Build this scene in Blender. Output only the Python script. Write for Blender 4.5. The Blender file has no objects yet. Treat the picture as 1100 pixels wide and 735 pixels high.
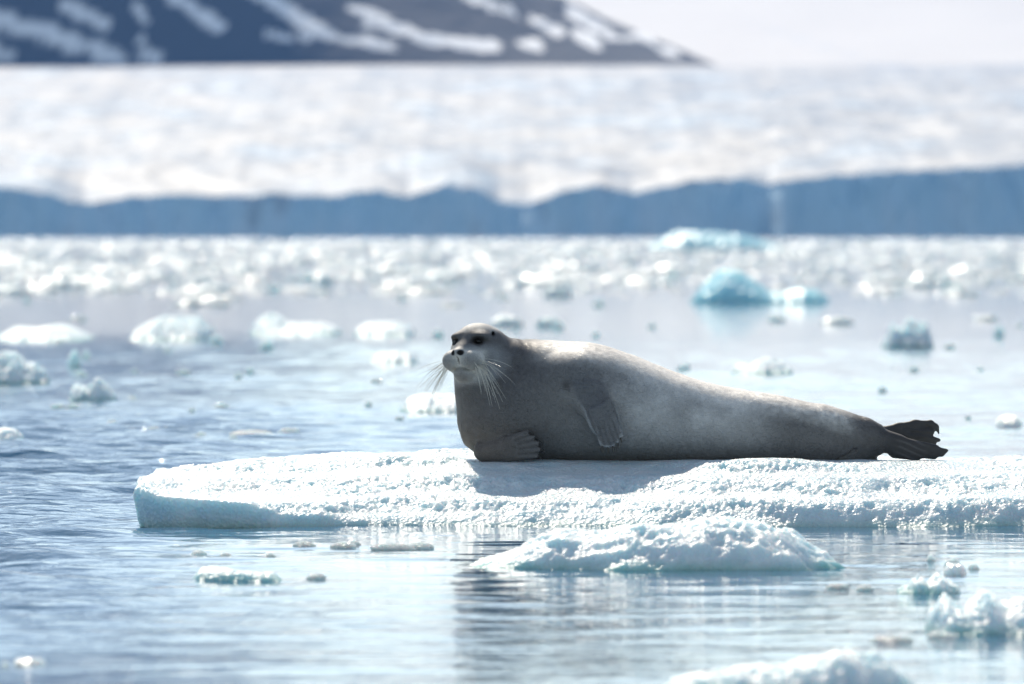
import bpy, math, random
import numpy as np
from mathutils import Vector, Matrix

# ------------------------------------------------------------------ camera, sky, sun, exposure
S = bpy.context.scene
C = S.collection
CAM_H = 1.22            # eye height above the water, metres
F = 300.0 / 36.0 * 1100 # focal length in photo pixels
HORIZON = 254.0         # row of the true horizon in the photo

cam = bpy.data.cameras.new('camera'); cam_o = bpy.data.objects.new('camera', cam); C.objects.link(cam_o)
cam.lens = 300; cam.sensor_width = 36; cam.sensor_fit = 'HORIZONTAL'
cam.clip_start = 0.5; cam.clip_end = 60000
cam_o.location = (0, 0, CAM_H)
cam_o.rotation_euler = (math.radians(90) - math.atan((367.5 - HORIZON) / F), 0, 0)
cam.dof.use_dof = True; cam.dof.focus_distance = 36.7; cam.dof.aperture_fstop = 5.0
S.camera = cam_o

SUN_EL, SUN_AZ = math.radians(43), math.radians(-14)   # behind the seal, a little to its left
world = bpy.data.worlds.new('World'); S.world = world; world.use_nodes = True
wn = world.node_tree; wn.nodes.clear()
sky = wn.nodes.new('ShaderNodeTexSky'); sky.sky_type = 'NISHITA'; sky.sun_disc = False
sky.sun_elevation = SUN_EL; sky.sun_rotation = SUN_AZ; sky.air_density = 0.8; sky.dust_density = 0.25; sky.ozone_density = 1.0
bg = wn.nodes.new('ShaderNodeBackground'); bg.inputs[1].default_value = 0.125
wo = wn.nodes.new('ShaderNodeOutputWorld')
hs = wn.nodes.new('ShaderNodeHueSaturation'); hs.inputs['Saturation'].default_value = 0.80
wn.links.new(sky.outputs[0], hs.inputs['Color']); wt = wn.nodes.new('ShaderNodeVectorMath'); wt.operation = 'MULTIPLY'; wt.inputs[1].default_value = (1.05, 1.01, 0.90)   # polar air over snow: less violet than the model
wn.links.new(hs.outputs[0], wt.inputs[0]); wn.links.new(wt.outputs[0], bg.inputs[0]); wn.links.new(bg.outputs[0], wo.inputs[0])
sl = bpy.data.lights.new('sun', 'SUN'); sl.energy = 3.4; sl.angle = math.radians(0.53); sl.color = (1, 0.91, 0.77)
so = bpy.data.objects.new('sun', sl); C.objects.link(so)
sv = Vector((math.sin(SUN_AZ) * math.cos(SUN_EL), math.cos(SUN_AZ) * math.cos(SUN_EL), math.sin(SUN_EL)))
so.rotation_euler = sv.to_track_quat('Z', 'Y').to_euler(); so.location = (0, 60, 40)
S.view_settings.view_transform = 'Standard'; S.view_settings.look = 'None'
S.view_settings.exposure = 0.64; S.view_settings.gamma = 1; S.view_settings.use_curve_mapping = False
S.render.engine = 'CYCLES'
S.cycles.max_bounces = 8; S.cycles.diffuse_bounces = 3; S.cycles.glossy_bounces = 3; S.cycles.volume_bounces = 1
S.cycles.caustics_reflective = False; S.cycles.caustics_refractive = False
S.cycles.use_denoising = True; S.cycles.sample_clamp_indirect = 6

# ------------------------------------------------------------------ helpers
def at(px, py, Y):
    """photo pixel -> world point at depth Y"""
    return ((px - 550) / F * Y, Y, CAM_H - (py - HORIZON) / F * Y)
def depth(py):
    """depth of the water surface seen on photo row py"""
    return CAM_H * F / (py - HORIZON)
def tag(o, label=None, cat=None, group=None, kind=None):
    if label: o['label'] = label
    if cat: o['category'] = cat
    if group: o['group'] = group
    if kind: o['kind'] = kind
    return o
def link(o, parent=None):
    C.objects.link(o)
    if parent: o.parent = parent
    return o
def mesh_np(name, V, Fq, mat, parent=None, smooth=True, attrs=None):
    V = np.asarray(V, np.float32); Fq = np.asarray(Fq, np.int32)
    me = bpy.data.meshes.new(name); n = Fq.shape[1]
    me.vertices.add(len(V)); me.vertices.foreach_set('co', V.ravel())
    me.loops.add(Fq.size); me.loops.foreach_set('vertex_index', Fq.ravel())
    me.polygons.add(len(Fq)); me.polygons.foreach_set('loop_start', np.arange(0, Fq.size, n, dtype=np.int32))
    me.polygons.foreach_set('use_smooth', np.full(len(Fq), smooth))
    me.update(calc_edges=True)
    for k, a in (attrs or {}).items():
        if a.ndim == 1:
            at_ = me.attributes.new(k, 'FLOAT', 'POINT'); at_.data.foreach_set('value', a.astype(np.float32))
        else:
            at_ = me.attributes.new(k, 'FLOAT_VECTOR', 'POINT'); at_.data.foreach_set('vector', a.astype(np.float32).ravel())
    me.materials.append(mat)
    return link(bpy.data.objects.new(name, me), parent)

def _hash(i, j, k, seed):
    h = (i.astype(np.int64) * 374761393 + j.astype(np.int64) * 668265263 + k.astype(np.int64) * 2147483647 + seed * 1274126177) & 0xffffffff
    h = ((h ^ (h >> 13)) * 1274126177) & 0xffffffff
    h = ((h ^ (h >> 16)) * 2246822519) & 0xffffffff
    return h ^ (h >> 15)
def noise(x, y, z=0.0, seed=0):
    """gradient noise, about -1..1"""
    x, y, z = np.broadcast_arrays(np.asarray(x, float), np.asarray(y, float), np.asarray(z, float))
    i, j, k = np.floor(x), np.floor(y), np.floor(z); fx, fy, fz = x - i, y - j, z - k
    u, v, w = [t * t * t * (t * (t * 6 - 15) + 10) for t in (fx, fy, fz)]
    r = 0
    for a in (0, 1):
        for b in (0, 1):
            for c in (0, 1):
                h = _hash(i + a, j + b, k + c, seed)
                gx = (h & 1023) / 511.5 - 1; gy = ((h >> 10) & 1023) / 511.5 - 1; gz = ((h >> 20) & 1023) / 511.5 - 1
                d = gx * (fx - a) + gy * (fy - b) + gz * (fz - c)
                r = r + d * (u if a else 1 - u) * (v if b else 1 - v) * (w if c else 1 - w)
    return r * 1.25
def fbm(x, y, z=0.0, seed=0, o=4, gain=0.5, ridge=False):
    r, a = 0, 1.0
    for q in range(o):
        n = noise(np.asarray(x) * 2.03 ** q, np.asarray(y) * 2.03 ** q, np.asarray(z) * 2.03 ** q, seed + q)
        r = r + a * ((1 - 2 * np.abs(n)) if ridge else n); a *= gain
    return r
def sstep(a, b, x):
    t = np.clip((x - a) / (b - a), 0, 1); return t * t * (3 - 2 * t)
def grid_faces(nr, nc):
    i = np.arange(nr - 1)[:, None] * nc + np.arange(nc - 1)[None, :]
    return np.stack([i, i + 1, i + nc + 1, i + nc], -1).reshape(-1, 4)

def mat_new(name):
    m = bpy.data.materials.new(name); m.use_nodes = True
    nt = m.node_tree; b = nt.nodes['Principled BSDF']
    return m, nt, b, nt.links.new
def nd(nt, typ, **kw):
    n = nt.nodes.new(typ)
    for k, v in kw.items(): setattr(n, k, v)
    return n
def tex_noise(nt, L, scale, detail=4, rough=0.5, vec=None):
    t = nd(nt, 'ShaderNodeTexNoise'); t.inputs['Scale'].default_value = scale
    t.inputs['Detail'].default_value = detail; t.inputs['Roughness'].default_value = rough
    if vec: L(vec, t.inputs['Vector'])
    return t
def ramp(nt, L, src, stops):
    r = nd(nt, 'ShaderNodeValToRGB'); e = r.color_ramp.elements
    while len(e) < len(stops): e.new(0.5)
    for q, (p, c) in enumerate(stops): e[q].position = p; e[q].color = (*c, 1)
    L(src, r.inputs[0]); return r
def bump(nt, L, h, strength, dist, normal=None):
    b = nd(nt, 'ShaderNodeBump'); b.inputs['Strength'].default_value = strength; b.inputs['Distance'].default_value = dist
    L(h, b.inputs['Height'])
    if normal: L(normal, b.inputs['Normal'])
    return b.outputs[0]

# ------------------------------------------------------------------ materials
def make_ice(name, c_lo, c_hi, bscale, sss=0.35, rough=0.35, srad=0.04, bdist=0.006, spec=0.5, trans=0.0, tcol=(0.80, 0.93, 0.95)):
    m, nt, b, L = mat_new(name)
    tc = nd(nt, 'ShaderNodeTexCoord')
    n1 = tex_noise(nt, L, bscale * 0.12, 5, 0.6, tc.outputs['Object'])
    cr = ramp(nt, L, n1.outputs[0], [(0.36, c_lo), (0.62, c_hi)])
    L(cr.outputs[0], b.inputs['Base Color'])
    vo = nd(nt, 'ShaderNodeTexVoronoi'); vo.inputs['Scale'].default_value = bscale; L(tc.outputs['Object'], vo.inputs['Vector'])
    n2 = tex_noise(nt, L, bscale * 0.7, 6, 0.7, tc.outputs['Object'])
    ad = nd(nt, 'ShaderNodeMath', operation='ADD'); L(vo.outputs['Distance'], ad.inputs[0]); L(n2.outputs[0], ad.inputs[1])
    L(bump(nt, L, ad.outputs[0], 0.9, bdist), b.inputs['Normal'])
    b.inputs['Roughness'].default_value = rough; b.inputs['Specular IOR Level'].default_value = spec
    b.inputs['IOR'].default_value = 1.31
    if sss:
        b.inputs['Subsurface Weight'].default_value = sss; b.inputs['Subsurface Radius'].default_value = (0.5, 0.85, 1.0)
        b.inputs['Subsurface Scale'].default_value = srad
    if trans:      # thin pieces let daylight through
        tr = nd(nt, 'ShaderNodeBsdfTranslucent'); tr.inputs[0].default_value = (*tcol, 1)
        mx = nd(nt, 'ShaderNodeMixShader'); mx.inputs[0].default_value = trans
        L(b.outputs[0], mx.inputs[1]); L(tr.outputs[0], mx.inputs[2]); L(mx.outputs[0], nt.nodes['Material Output'].inputs[0])
    return m
M_FLOE = make_ice('granular_floe_ice', (0.55, 0.67, 0.71), (0.70, 0.75, 0.76), 60, 0.7, 0.3, 0.12)
M_CHUNK = make_ice('snowy_ice', (0.60, 0.70, 0.73), (0.77, 0.81, 0.82), 55, 0.7, 0.35, 0.12)
M_FAR = make_ice('drifting_ice', (0.62, 0.70, 0.71), (0.78, 0.79, 0.78), 7, 0.6, 0.25, srad=0.35, bdist=0.008)
M_WET = make_ice('wet_melting_ice', (0.58, 0.76, 0.74), (0.86, 0.90, 0.88), 9, 0.85, 0.10, srad=0.2, bdist=0.012, spec=1.0)
M_BLUE = make_ice('blue_glacier_ice', (0.16, 0.50, 0.62), (0.42, 0.70, 0.78), 3, 0.7, 0.3, srad=0.8, bdist=0.03)

# floe ice gets clearer and greener where it is washed by the water
def waterline_tint(m, z0, z1, col):
    nt = m.node_tree; L = nt.links.new; b = nt.nodes['Principled BSDF']
    old = b.inputs['Base Color'].links[0].from_socket
    g = nd(nt, 'ShaderNodeNewGeometry'); s = nd(nt, 'ShaderNodeSeparateXYZ'); L(g.outputs['Position'], s.inputs[0])
    t = tex_noise(nt, L, 6, 3, 0.5, g.outputs['Position'])
    a = nd(nt, 'ShaderNodeMath', operation='MULTIPLY_ADD'); L(t.outputs[0], a.inputs[0]); a.inputs[1].default_value = -0.05; L(s.outputs['Z'], a.inputs[2])
    mr = nd(nt, 'ShaderNodeMapRange'); L(a.outputs[0], mr.inputs[0]); mr.inputs[1].default_value = z0; mr.inputs[2].default_value = z1
    mx = nd(nt, 'ShaderNodeMix', data_type='RGBA'); L(mr.outputs[0], mx.inputs[0]); mx.inputs[6].default_value = (*col, 1); L(old, mx.inputs[7])
    L(mx.outputs[2], b.inputs['Base Color'])
waterline_tint(M_FLOE, -0.03, 0.015, (0.42, 0.60, 0.57))
waterline_tint(M_CHUNK, -0.03, 0.015, (0.35, 0.60, 0.56))

def attr_mix_mat(name, attr, c0, c1, rough, bscale, bdist, var=0.15):
    m, nt, b, L = mat_new(name)
    a = nd(nt, 'ShaderNodeAttribute', attribute_name=attr)
    tc = nd(nt, 'ShaderNodeTexCoord'); t = tex_noise(nt, L, bscale, 6, 0.6, tc.outputs['Object'])
    mx = nd(nt, 'ShaderNodeMix', data_type='RGBA'); L(a.outputs['Fac'], mx.inputs[0]); mx.inputs[6].default_value = (*c0, 1); mx.inputs[7].default_value = (*c1, 1)
    mr = nd(nt, 'ShaderNodeMapRange'); L(t.outputs[0], mr.inputs[0]); mr.inputs[3].default_value = 1 - var; mr.inputs[4].default_value = 1 + var
    vm = nd(nt, 'ShaderNodeVectorMath', operation='SCALE'); L(mx.outputs[2], vm.inputs[0]); L(mr.outputs[0], vm.inputs['Scale'])
    L(vm.outputs[0], b.inputs['Base Color']); b.inputs['Roughness'].default_value = rough
    L(bump(nt, L, t.outputs[0], 0.8, bdist), b.inputs['Normal'])
    return m
M_GLACIER = attr_mix_mat('glacier_snow_and_ice', 'ice', (0.47, 0.475, 0.485), (0.27, 0.50, 0.68), 0.6, 0.02, 1.0)
_g = [n for n in M_GLACIER.node_tree.nodes if n.type == 'MIX'][0]; _ga = [n for n in M_GLACIER.node_tree.nodes if n.type == 'ATTRIBUTE'][0]
_gr = ramp(M_GLACIER.node_tree, M_GLACIER.node_tree.links.new, _ga.outputs['Fac'], [(0.0, (0.31, 0.315, 0.33)), (0.55, (0.125, 0.18, 0.26)), (0.72, (0.54, 0.69, 0.80)), (1.0, (0.46, 0.66, 0.80))])
M_GLACIER.node_tree.links.new(_gr.outputs[0], [l.to_socket for l in _g.outputs[2].links][0])
M_MOUNT = attr_mix_mat('dark_rock_with_snow', 'snow', (0.014, 0.020, 0.032), (0.85, 0.85, 0.85), 0.9, 0.01, 20.0)
M_SNOW = attr_mix_mat('firn_snow', 'ice', (0.58, 0.565, 0.555), (0.45, 0.5, 0.56), 0.8, 0.004, 15.0, 0.04)

def water_mat():
    m, nt, b, L = mat_new('sea_water')
    b.inputs['Base Color'].default_value = (0.012, 0.095, 0.19, 1)
    b.inputs['Roughness'].default_value = 0.04; b.inputs['IOR'].default_value = 1.333
    g = nd(nt, 'ShaderNodeNewGeometry')
    mp = nd(nt, 'ShaderNodeMapping'); mp.inputs['Scale'].default_value = (0.55, 1, 1); L(g.outputs['Position'], mp.inputs[0])
    t1 = tex_noise(nt, L, 9, 3, 0.5, mp.outputs[0])
    t2 = tex_noise(nt, L, 1.6, 4, 0.6, mp.outputs[0])
    ru = nd(nt, 'ShaderNodeAttribute', attribute_name='ruff')     # how far the wind ruffles the surface here
    n1 = bump(nt, L, t1.outputs[0], 1.0, 0.016); L(ru.outputs['Fac'], n1.node.inputs['Strength'])
    n2 = bump(nt, L, t2.outputs[0], 1.0, 0.014, n1)
    L(n2, b.inputs['Normal'])
    return m
M_WATER = water_mat()

# ------------------------------------------------------------------ setting: water, glacier, mountain, snowfield
def graded(a, b, n, p=1.0):
    return a * (b / a) ** (np.linspace(0, 1, n) ** p)
def build_water():
    # one sheet; rows and columns lie close together where the camera stands and open out with distance
    ys = np.concatenate([np.array([-300, -60, -10, 4, 12]), np.arange(16, 75, 0.055), np.arange(75.05, 118, 0.11), graded(118.3, 19000, 150)])
    xin = np.arange(-7, 7, 0.065)
    xout = graded(7.1, 7000, 46)
    xs = np.concatenate([-xout[::-1], xin, xout])
    X, Y = np.meshgrid(xs, ys)
    rng = np.random.RandomState(4); Z = np.zeros_like(X)
    # low wind ripples, running mostly toward the camera, in calm and ruffled patches
    patch = 0.55 + 0.9 * noise(X * 0.16, Y * 0.045, 0, 7) + 0.5 * noise(X * 0.4, Y * 0.12, 0, 9)
    patch = np.clip(patch + 0.75 * sstep(0.3, -2.2, X) * sstep(25, 31, Y), 0.22, 1.8)
    patch *= 1 - 0.55 * sstep(33, 24, Y)
    wob = 0.5 * noise(X * 0.3, Y * 0.12, 0, 17)
    ruff = 1.7 * sstep(-0.9, -2.0, X + wob) * sstep(21.5, 27, Y) * sstep(62, 50, Y) + 0.65 * sstep(42, 47, Y + 6 * wob) * sstep(66, 56, Y) * sstep(1.2, -0.6, X + wob)
    ruff = np.clip(ruff + 0.12 + 0.22 * noise(X * 0.5, Y * 0.25, 0, 19), 0.05, 1.9) * (0.6 + 0.4 * sstep(110, 66, Y)) 
    for q in range(34):
        lam = 0.16 * (1.10 ** q) * rng.uniform(0.9, 1.1); th = rng.normal(0, 0.55)
        k = 2 * math.pi / lam; a = 0.0055 * lam * min(1, 0.5 / lam) ** 0.95 * rng.uniform(0.5, 1)
        w = 1 if lam > 0.5 else 0.8
        Z += w * a * np.sin(k * (math.sin(th) * X + math.cos(th) * Y) + rng.uniform(0, 6.28) + 1.2 * noise(X * 0.3 + q, Y * 0.3, 0, 40 + q))
    inner = sstep(7.6, 6.4, np.abs(X)) * sstep(116, 80, Y) * sstep(14, 17, Y)
    Z *= (patch * 0.40 + 0.85 * ruff) * inner
    Zc = Z.ravel()
    return tag(mesh_np('water', np.stack([X.ravel(), Y.ravel(), Zc], 1), grid_faces(len(ys), len(xs)), M_WATER, attrs={'ruff': ruff.ravel()}), kind='structure')
build_water()

def build_glacier():
    Y0 = 3700.0; mpp = Y0 / F
    tp = np.array([[-900, 200], [-300, 192], [0, 197], [50, 205], [90, 216], [130, 209], [180, 205], [250, 208], [300, 205], [350, 208], [400, 201], [440, 208], [480, 194], [515, 200],
                   [535, 214], [570, 216], [600, 204], [640, 195], [680, 204], [750, 190], [800, 188], [826, 196], [834, 192], [870, 188], [920, 184], [1000, 180], [1100, 175], [1400, 178], [2000, 190]], float)
    u = np.linspace(-560, 620, 560)                      # metres across at the front
    px = 550 + u / mpp
    dk = 0.10 * sstep(110, 125, u)                 # darker, bluer ice right of the break in the front
    top = (HORIZON - np.interp(px, tp[:, 0], tp[:, 1])) * mpp
    top_s = top.copy()
    top = top + 1.2 * noise(u / 9, 0, 0, 3) + 1.0 * noise(u / 4, 0, 0, 5)
    yf = Y0 + 26 * fbm(u / 70, 0, 0, 11, 3) - 34 * sstep(112.5, 114.5, u) + 30 * sstep(180, 420, u)
    nc = 26; rows_x, rows_y, rows_z, ice = [], [], [], []
    for r in range(nc):
        t = r / (nc - 1)
        z = -1.5 + (top + 1.5) * t
        col = 6.5 * fbm(u / 16, z / 60, 1.0, 21, 3, ridge=True) * (0.3 + 0.7 * t) + 1.6 * noise(u / 5, z / 9, 2.0, 25)
        col = col + 12 * t * (1 - 0.4 * t)
        rows_x.append(u + 1.0 * noise(u / 6, z / 6, 3.0, 31)); rows_y.append(yf - 6 + col); rows_z.append(z); ice.append(np.clip(0.90 + 0.42 * fbm(u / 11, z / 40, 4.0, 41, 3) + 0.22 * noise(u / 45, z / 50, 2.0, 44) - 0.22 * sstep(0.85, 1, t) + dk, 0.66 + dk, 1))
    col_last = rows_y[-1]
    for r, t in enumerate(np.linspace(0, 1, 430)[1:]):
        d = 9300 * (0.10 * t + 0.90 * t ** 2.1)          # metres behind the front
        spread = 1 + d / 3700
        x = u * spread; y = col_last + d
        base = 22 + 237 * (d / 9200) ** 0.98
        k = math.exp(-d / 260)
        kk = math.exp(-d / 25)
        z0 = (top * kk + top_s * (1 - kk)) * k + base * (1 - k)
        amp = (2.1 + 1.0 * math.exp(-d / 400) + d / 4000) * (1 - 0.85 * sstep(7200, 9000, d)) * sstep(0, 260, d)
        s = 1 + d / 5200
        f1 = fbm(x / (42 * s), y / (60 * s), 0, 51, 3, 0.5, ridge=True); f2 = noise(x / (110 * s), y / (170 * s), 0, 61)
        rel = f1 * 0.8 + f2 * 1.3
        z = z0 + amp * rel
        rows_x.append(x); rows_y.append(y); rows_z.append(z)
        ice.append(np.clip(0.33 + 0.60 * fbm(x / (60 * s), y / (110 * s), 0, 151, 5, 0.75) + 0.25 * noise(x / (160 * s), y / (300 * s), 0, 71), 0, 0.6) * (1 - 0.8 * float(sstep(7600, 9000, d)) * sstep(0.9, 0.4, (px - 550) / 550)))
    V = np.stack([np.array(rows_x).ravel(), np.array(rows_y).ravel(), np.array(rows_z).ravel()], 1)
    o = mesh_np('glacier', V, grid_faces(len(rows_x), len(u)), M_GLACIER, attrs={'ice': np.array(ice).ravel()}, smooth=False)
    return tag(o, kind='structure')
build_glacier()

def build_mountain():
    Yr = 13700.0; mpp = Yr / F
    rp = np.array([[-1600, -1300], [-900, -1200], [-300, -950], [0, -700], [200, -400], [400, -130], [500, -50], [560, -3], [600, 5], [640, 17], [690, 37], [730, 54], [768, 68], [800, 82], [900, 120]], float)  # unseen upper ridge on the left raised to darken the water's reflections
    xs = np.linspace(-2900, 480, 520); ys = np.concatenate([np.linspace(12850, Yr, 150), np.linspace(Yr + 15, 15400, 50)])
    X, Y = np.meshgrid(xs, ys)
    px = 550 + X / mpp
    ridge = (HORIZON - np.interp(px, rp[:, 0], rp[:, 1])) * mpp + 10 * fbm(X / 140, Y / 400, 0, 5, 3)
    base = 252.0
    t = (Y - 12950) / (Yr - 12950)
    prof = np.where(t < 1, np.clip(t, -0.3, 1) ** 1 * 1.0, 1 - (Y - Yr) / 1700 * 1.1)
    prof = np.where(t < 1, np.where(t > 0, np.abs(t) ** 0.85, t), prof)
    g = fbm((X - 0.55 * (Y - 13000)) / 120, Y / 700, 0, 15, 4, ridge=True)
    Z = base + (ridge - base) * prof + 22 * g * np.clip(t, 0, 1) * sstep(0, 0.3, np.abs(1 - np.clip(t, 0, 2)) + 0.12) * sstep(720, 560, px) 
    # where snow lies: long gullies that run down to the right, and small patches
    py = HORIZON - (Z - CAM_H) / Y * F; pxx = 550 + X / Y * F
    seg = [(-60, 5, 60, 38, 11), (40, 30, 125, 62, 9), (70, 5, 112, 27, 7), (150, 8, 160, 22, 5), (185, -5, 235, 28, 8), (150, 45, 175, 62, 5), (265, -20, 345, 34, 7), (335, 34, 420, 50, 6), (380, 8, 450, 40, 6),
           (395, 25, 470, 44, 6), (465, 42, 530, 50, 7), (290, 36, 312, 42, 5), (325, 40, 332, 42, 5), (500, -6, 550, 14, 5), (575, 22, 600, 34, 7), (610, 12, 655, 36, 7), (655, 40, 700, 40, 5), (130, 60, 170, 62, 4),
           (560, 46, 580, 52, 5), (-40, 40, 10, 60, 7), (620, 36, 640, 46, 6), (690, 42, 725, 58, 4), (225, -40, 330, 30, 6), (430, -40, 520, -10, 7)]
    sn = np.full(X.shape, -1.0)
    wx = 7 * fbm(pxx / 28, py / 14, 0, 81, 3); wy = 5 * fbm(pxx / 28, py / 14, 3, 84, 3)
    for x0, y0, x1, y1, w in seg:
        dx, dy = x1 - x0, y1 - y0; q = np.clip(((pxx - x0) * dx + (py - y0) * dy) / (dx * dx + dy * dy), 0, 1)
        d = np.hypot(pxx + wx - x0 - q * dx, py + wy - y0 - q * dy) / w
        sn = np.maximum(sn, 1 - d)
    high = fbm((pxx - 1.6 * py) / 30, py / 40, 5, 91, 4) + 0.15 - 0.004 * (py + 60)
    sn = np.maximum(sn, np.where(py < -8, high, -1))
    snow = sstep(0.02, 0.22, sn + 0.55 * fbm(pxx / 9, py / 5, 0, 95, 3))
    return tag(mesh_np('mountain', np.stack([X.ravel(), Y.ravel(), Z.ravel()], 1), grid_faces(len(ys), len(xs)), M_MOUNT, attrs={'snow': snow.ravel()}), kind='structure')
build_mountain()

def build_snowfield():
    xs = np.linspace(-3600, 5200, 260); ys = np.linspace(12400, 20500, 220)
    X, Y = np.meshgrid(xs, ys)
    t = (Y - 13750)
    Z = 250 + np.where(t > 0, 0.058 * t + 0.0000075 * t * t, 0.03 * t) + 22 * noise(X / 1500, Y / 1200, 0, 6) * sstep(0, 2500, t) + 5 * noise(X / 240, Y / 400, 0, 8) * sstep(200, 900, t)
    px = 550 + X / Y * F; py = HORIZON - (Z - CAM_H) / Y * F
    ln = np.abs(py - (16 + (px - 780) * 0.33)) ; ice = 0.35 * sstep(5, 0, ln) * sstep(780, 850, px) * sstep(1010, 940, px)
    return tag(mesh_np('snowfield', np.stack([X.ravel(), Y.ravel(), Z.ravel()], 1), grid_faces(len(ys), len(xs)), M_SNOW, attrs={'ice': ice.ravel()}), kind='structure')
build_snowfield()

def build_haze():
    x0, x1, y0, y1, z0, z1 = -7500, 7500, -400, 21000, -2.6, 1500
    V = [(x, y, z) for z in (z0, z1) for y in (y0, y1) for x in (x0, x1)]
    Fq = [(0, 2, 3, 1), (4, 5, 7, 6), (0, 1, 5, 4), (2, 6, 7, 3), (0, 4, 6, 2), (1, 3, 7, 5)]
    m = bpy.data.materials.new('haze_air'); m.use_nodes = True; nt = m.node_tree; nt.nodes.clear()
    o = nt.nodes.new('ShaderNodeOutputMaterial'); v = nt.nodes.new('ShaderNodeVolumePrincipled')
    v.inputs['Color'].default_value = (0.26, 0.50, 0.98, 1); v.inputs['Density'].default_value = 1.35e-5; v.inputs['Anisotropy'].default_value = 0.1
    nt.links.new(v.outputs[0], o.inputs['Volume'])
    return tag(mesh_np('haze', V, Fq, m, smooth=False), 'thin blue air between the camera and the far mountain', 'haze', kind='stuff')
build_haze()

# ------------------------------------------------------------------ ice
def ice_field(name, x0, x1, y0, y1, res, outline, height, mat, undercut=0.0, lip=0.1, chop=0.01, seed=1, under_x=None):
    """a block of ice as a closed-topped relief. outline(X,Y): metres inside the rim (+) or outside (-); height(X,Y,d): surface height"""
    cx, cy = (x0 + x1) / 2, (y0 + y1) / 2
    xs = np.arange(x0, x1 + res, res); ys = np.arange(y0, y1 + res, res)
    X, Y = np.meshgrid(xs, ys)
    d = outline(X, Y); Z = height(X, Y, d)
    # pull the lower part of the wall in under the lip
    gy, gx = np.gradient(d, res); g = np.hypot(gx, gy) + 1e-6
    low = np.clip(lip - Z, 0, lip + 0.1) * sstep(0.25, 0.0, d)
    if under_x: low = low * sstep(under_x[1], under_x[0], X)
    Xn = X + gx / g * low * undercut + chop * fbm(X * 14, Y * 14, Z * 14, seed + 5, 3)
    Yn = Y + gy / g * low * undercut + chop * fbm(X * 14, Y * 14, Z * 14 + 40, seed + 9, 3)
    keep = (d > -0.035)
    idx = -np.ones(X.shape, int)
    fk = keep[:-1, :-1] & keep[1:, :-1] & keep[:-1, 1:] & keep[1:, 1:]
    used = np.zeros(X.shape, bool); used[:-1, :-1] |= fk; used[1:, :-1] |= fk; used[:-1, 1:] |= fk; used[1:, 1:] |= fk
    idx[used] = np.arange(used.sum())
    Fq = np.stack([idx[:-1, :-1][fk], idx[:-1, 1:][fk], idx[1:, 1:][fk], idx[1:, :-1][fk]], 1)
    V = np.stack([Xn[used] - cx, Yn[used] - cy, Z[used]], 1)
    # floor of the block, under water
    n = len(V); VB = V.copy(); VB[:, 2] = -0.12 - 0.25 * sstep(0, 0.4, d[used])
    o = mesh_np(name, np.concatenate([V, VB]), np.concatenate([Fq, Fq[:, ::-1] + n]), mat)
    o.location = (cx, cy, 0)
    return o

XL = at(126, 0, 36.0)[0]
def floe_outline(X, Y):
    yf = 35.62 + 0.16 * noise(X * 0.9, 0, 0, 3) + 0.05 * noise(X * 3.1, 0, 0, 4) + 0.016 * noise(X * 7, Y * 2, 0, 5) + 0.22 * sstep(-1.0, -1.62, X) + 0.20 * sstep(1.1, 2.4, X)
    yb = 38.15 + 0.3 * noise(X * 0.6, 0, 0, 6) + 0.08 * noise(X * 2.7, 0, 0, 8) - 0.9 * sstep(-0.7, -1.62, X)
    xl = XL + 0.03 + 0.06 * noise(Y * 2.2, 0, 0, 12) + 0.02 * noise(Y * 9, 0, 0, 13) + 0.10 * sstep(36.5, 37.2, Y)
    xr = 3.35 + 0.15 * noise(Y * 1.4, 0, 0, 16)
    d = np.minimum(np.minimum(Y - yf, yb - Y), np.minimum(X - xl, xr - X))
    # round the corners
    a, b = Y - yf, X - xl
    rc = 0.25; cm = (a < rc) & (b < rc)
    return np.where(cm, rc - np.hypot(rc - a, rc - b), d)
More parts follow.
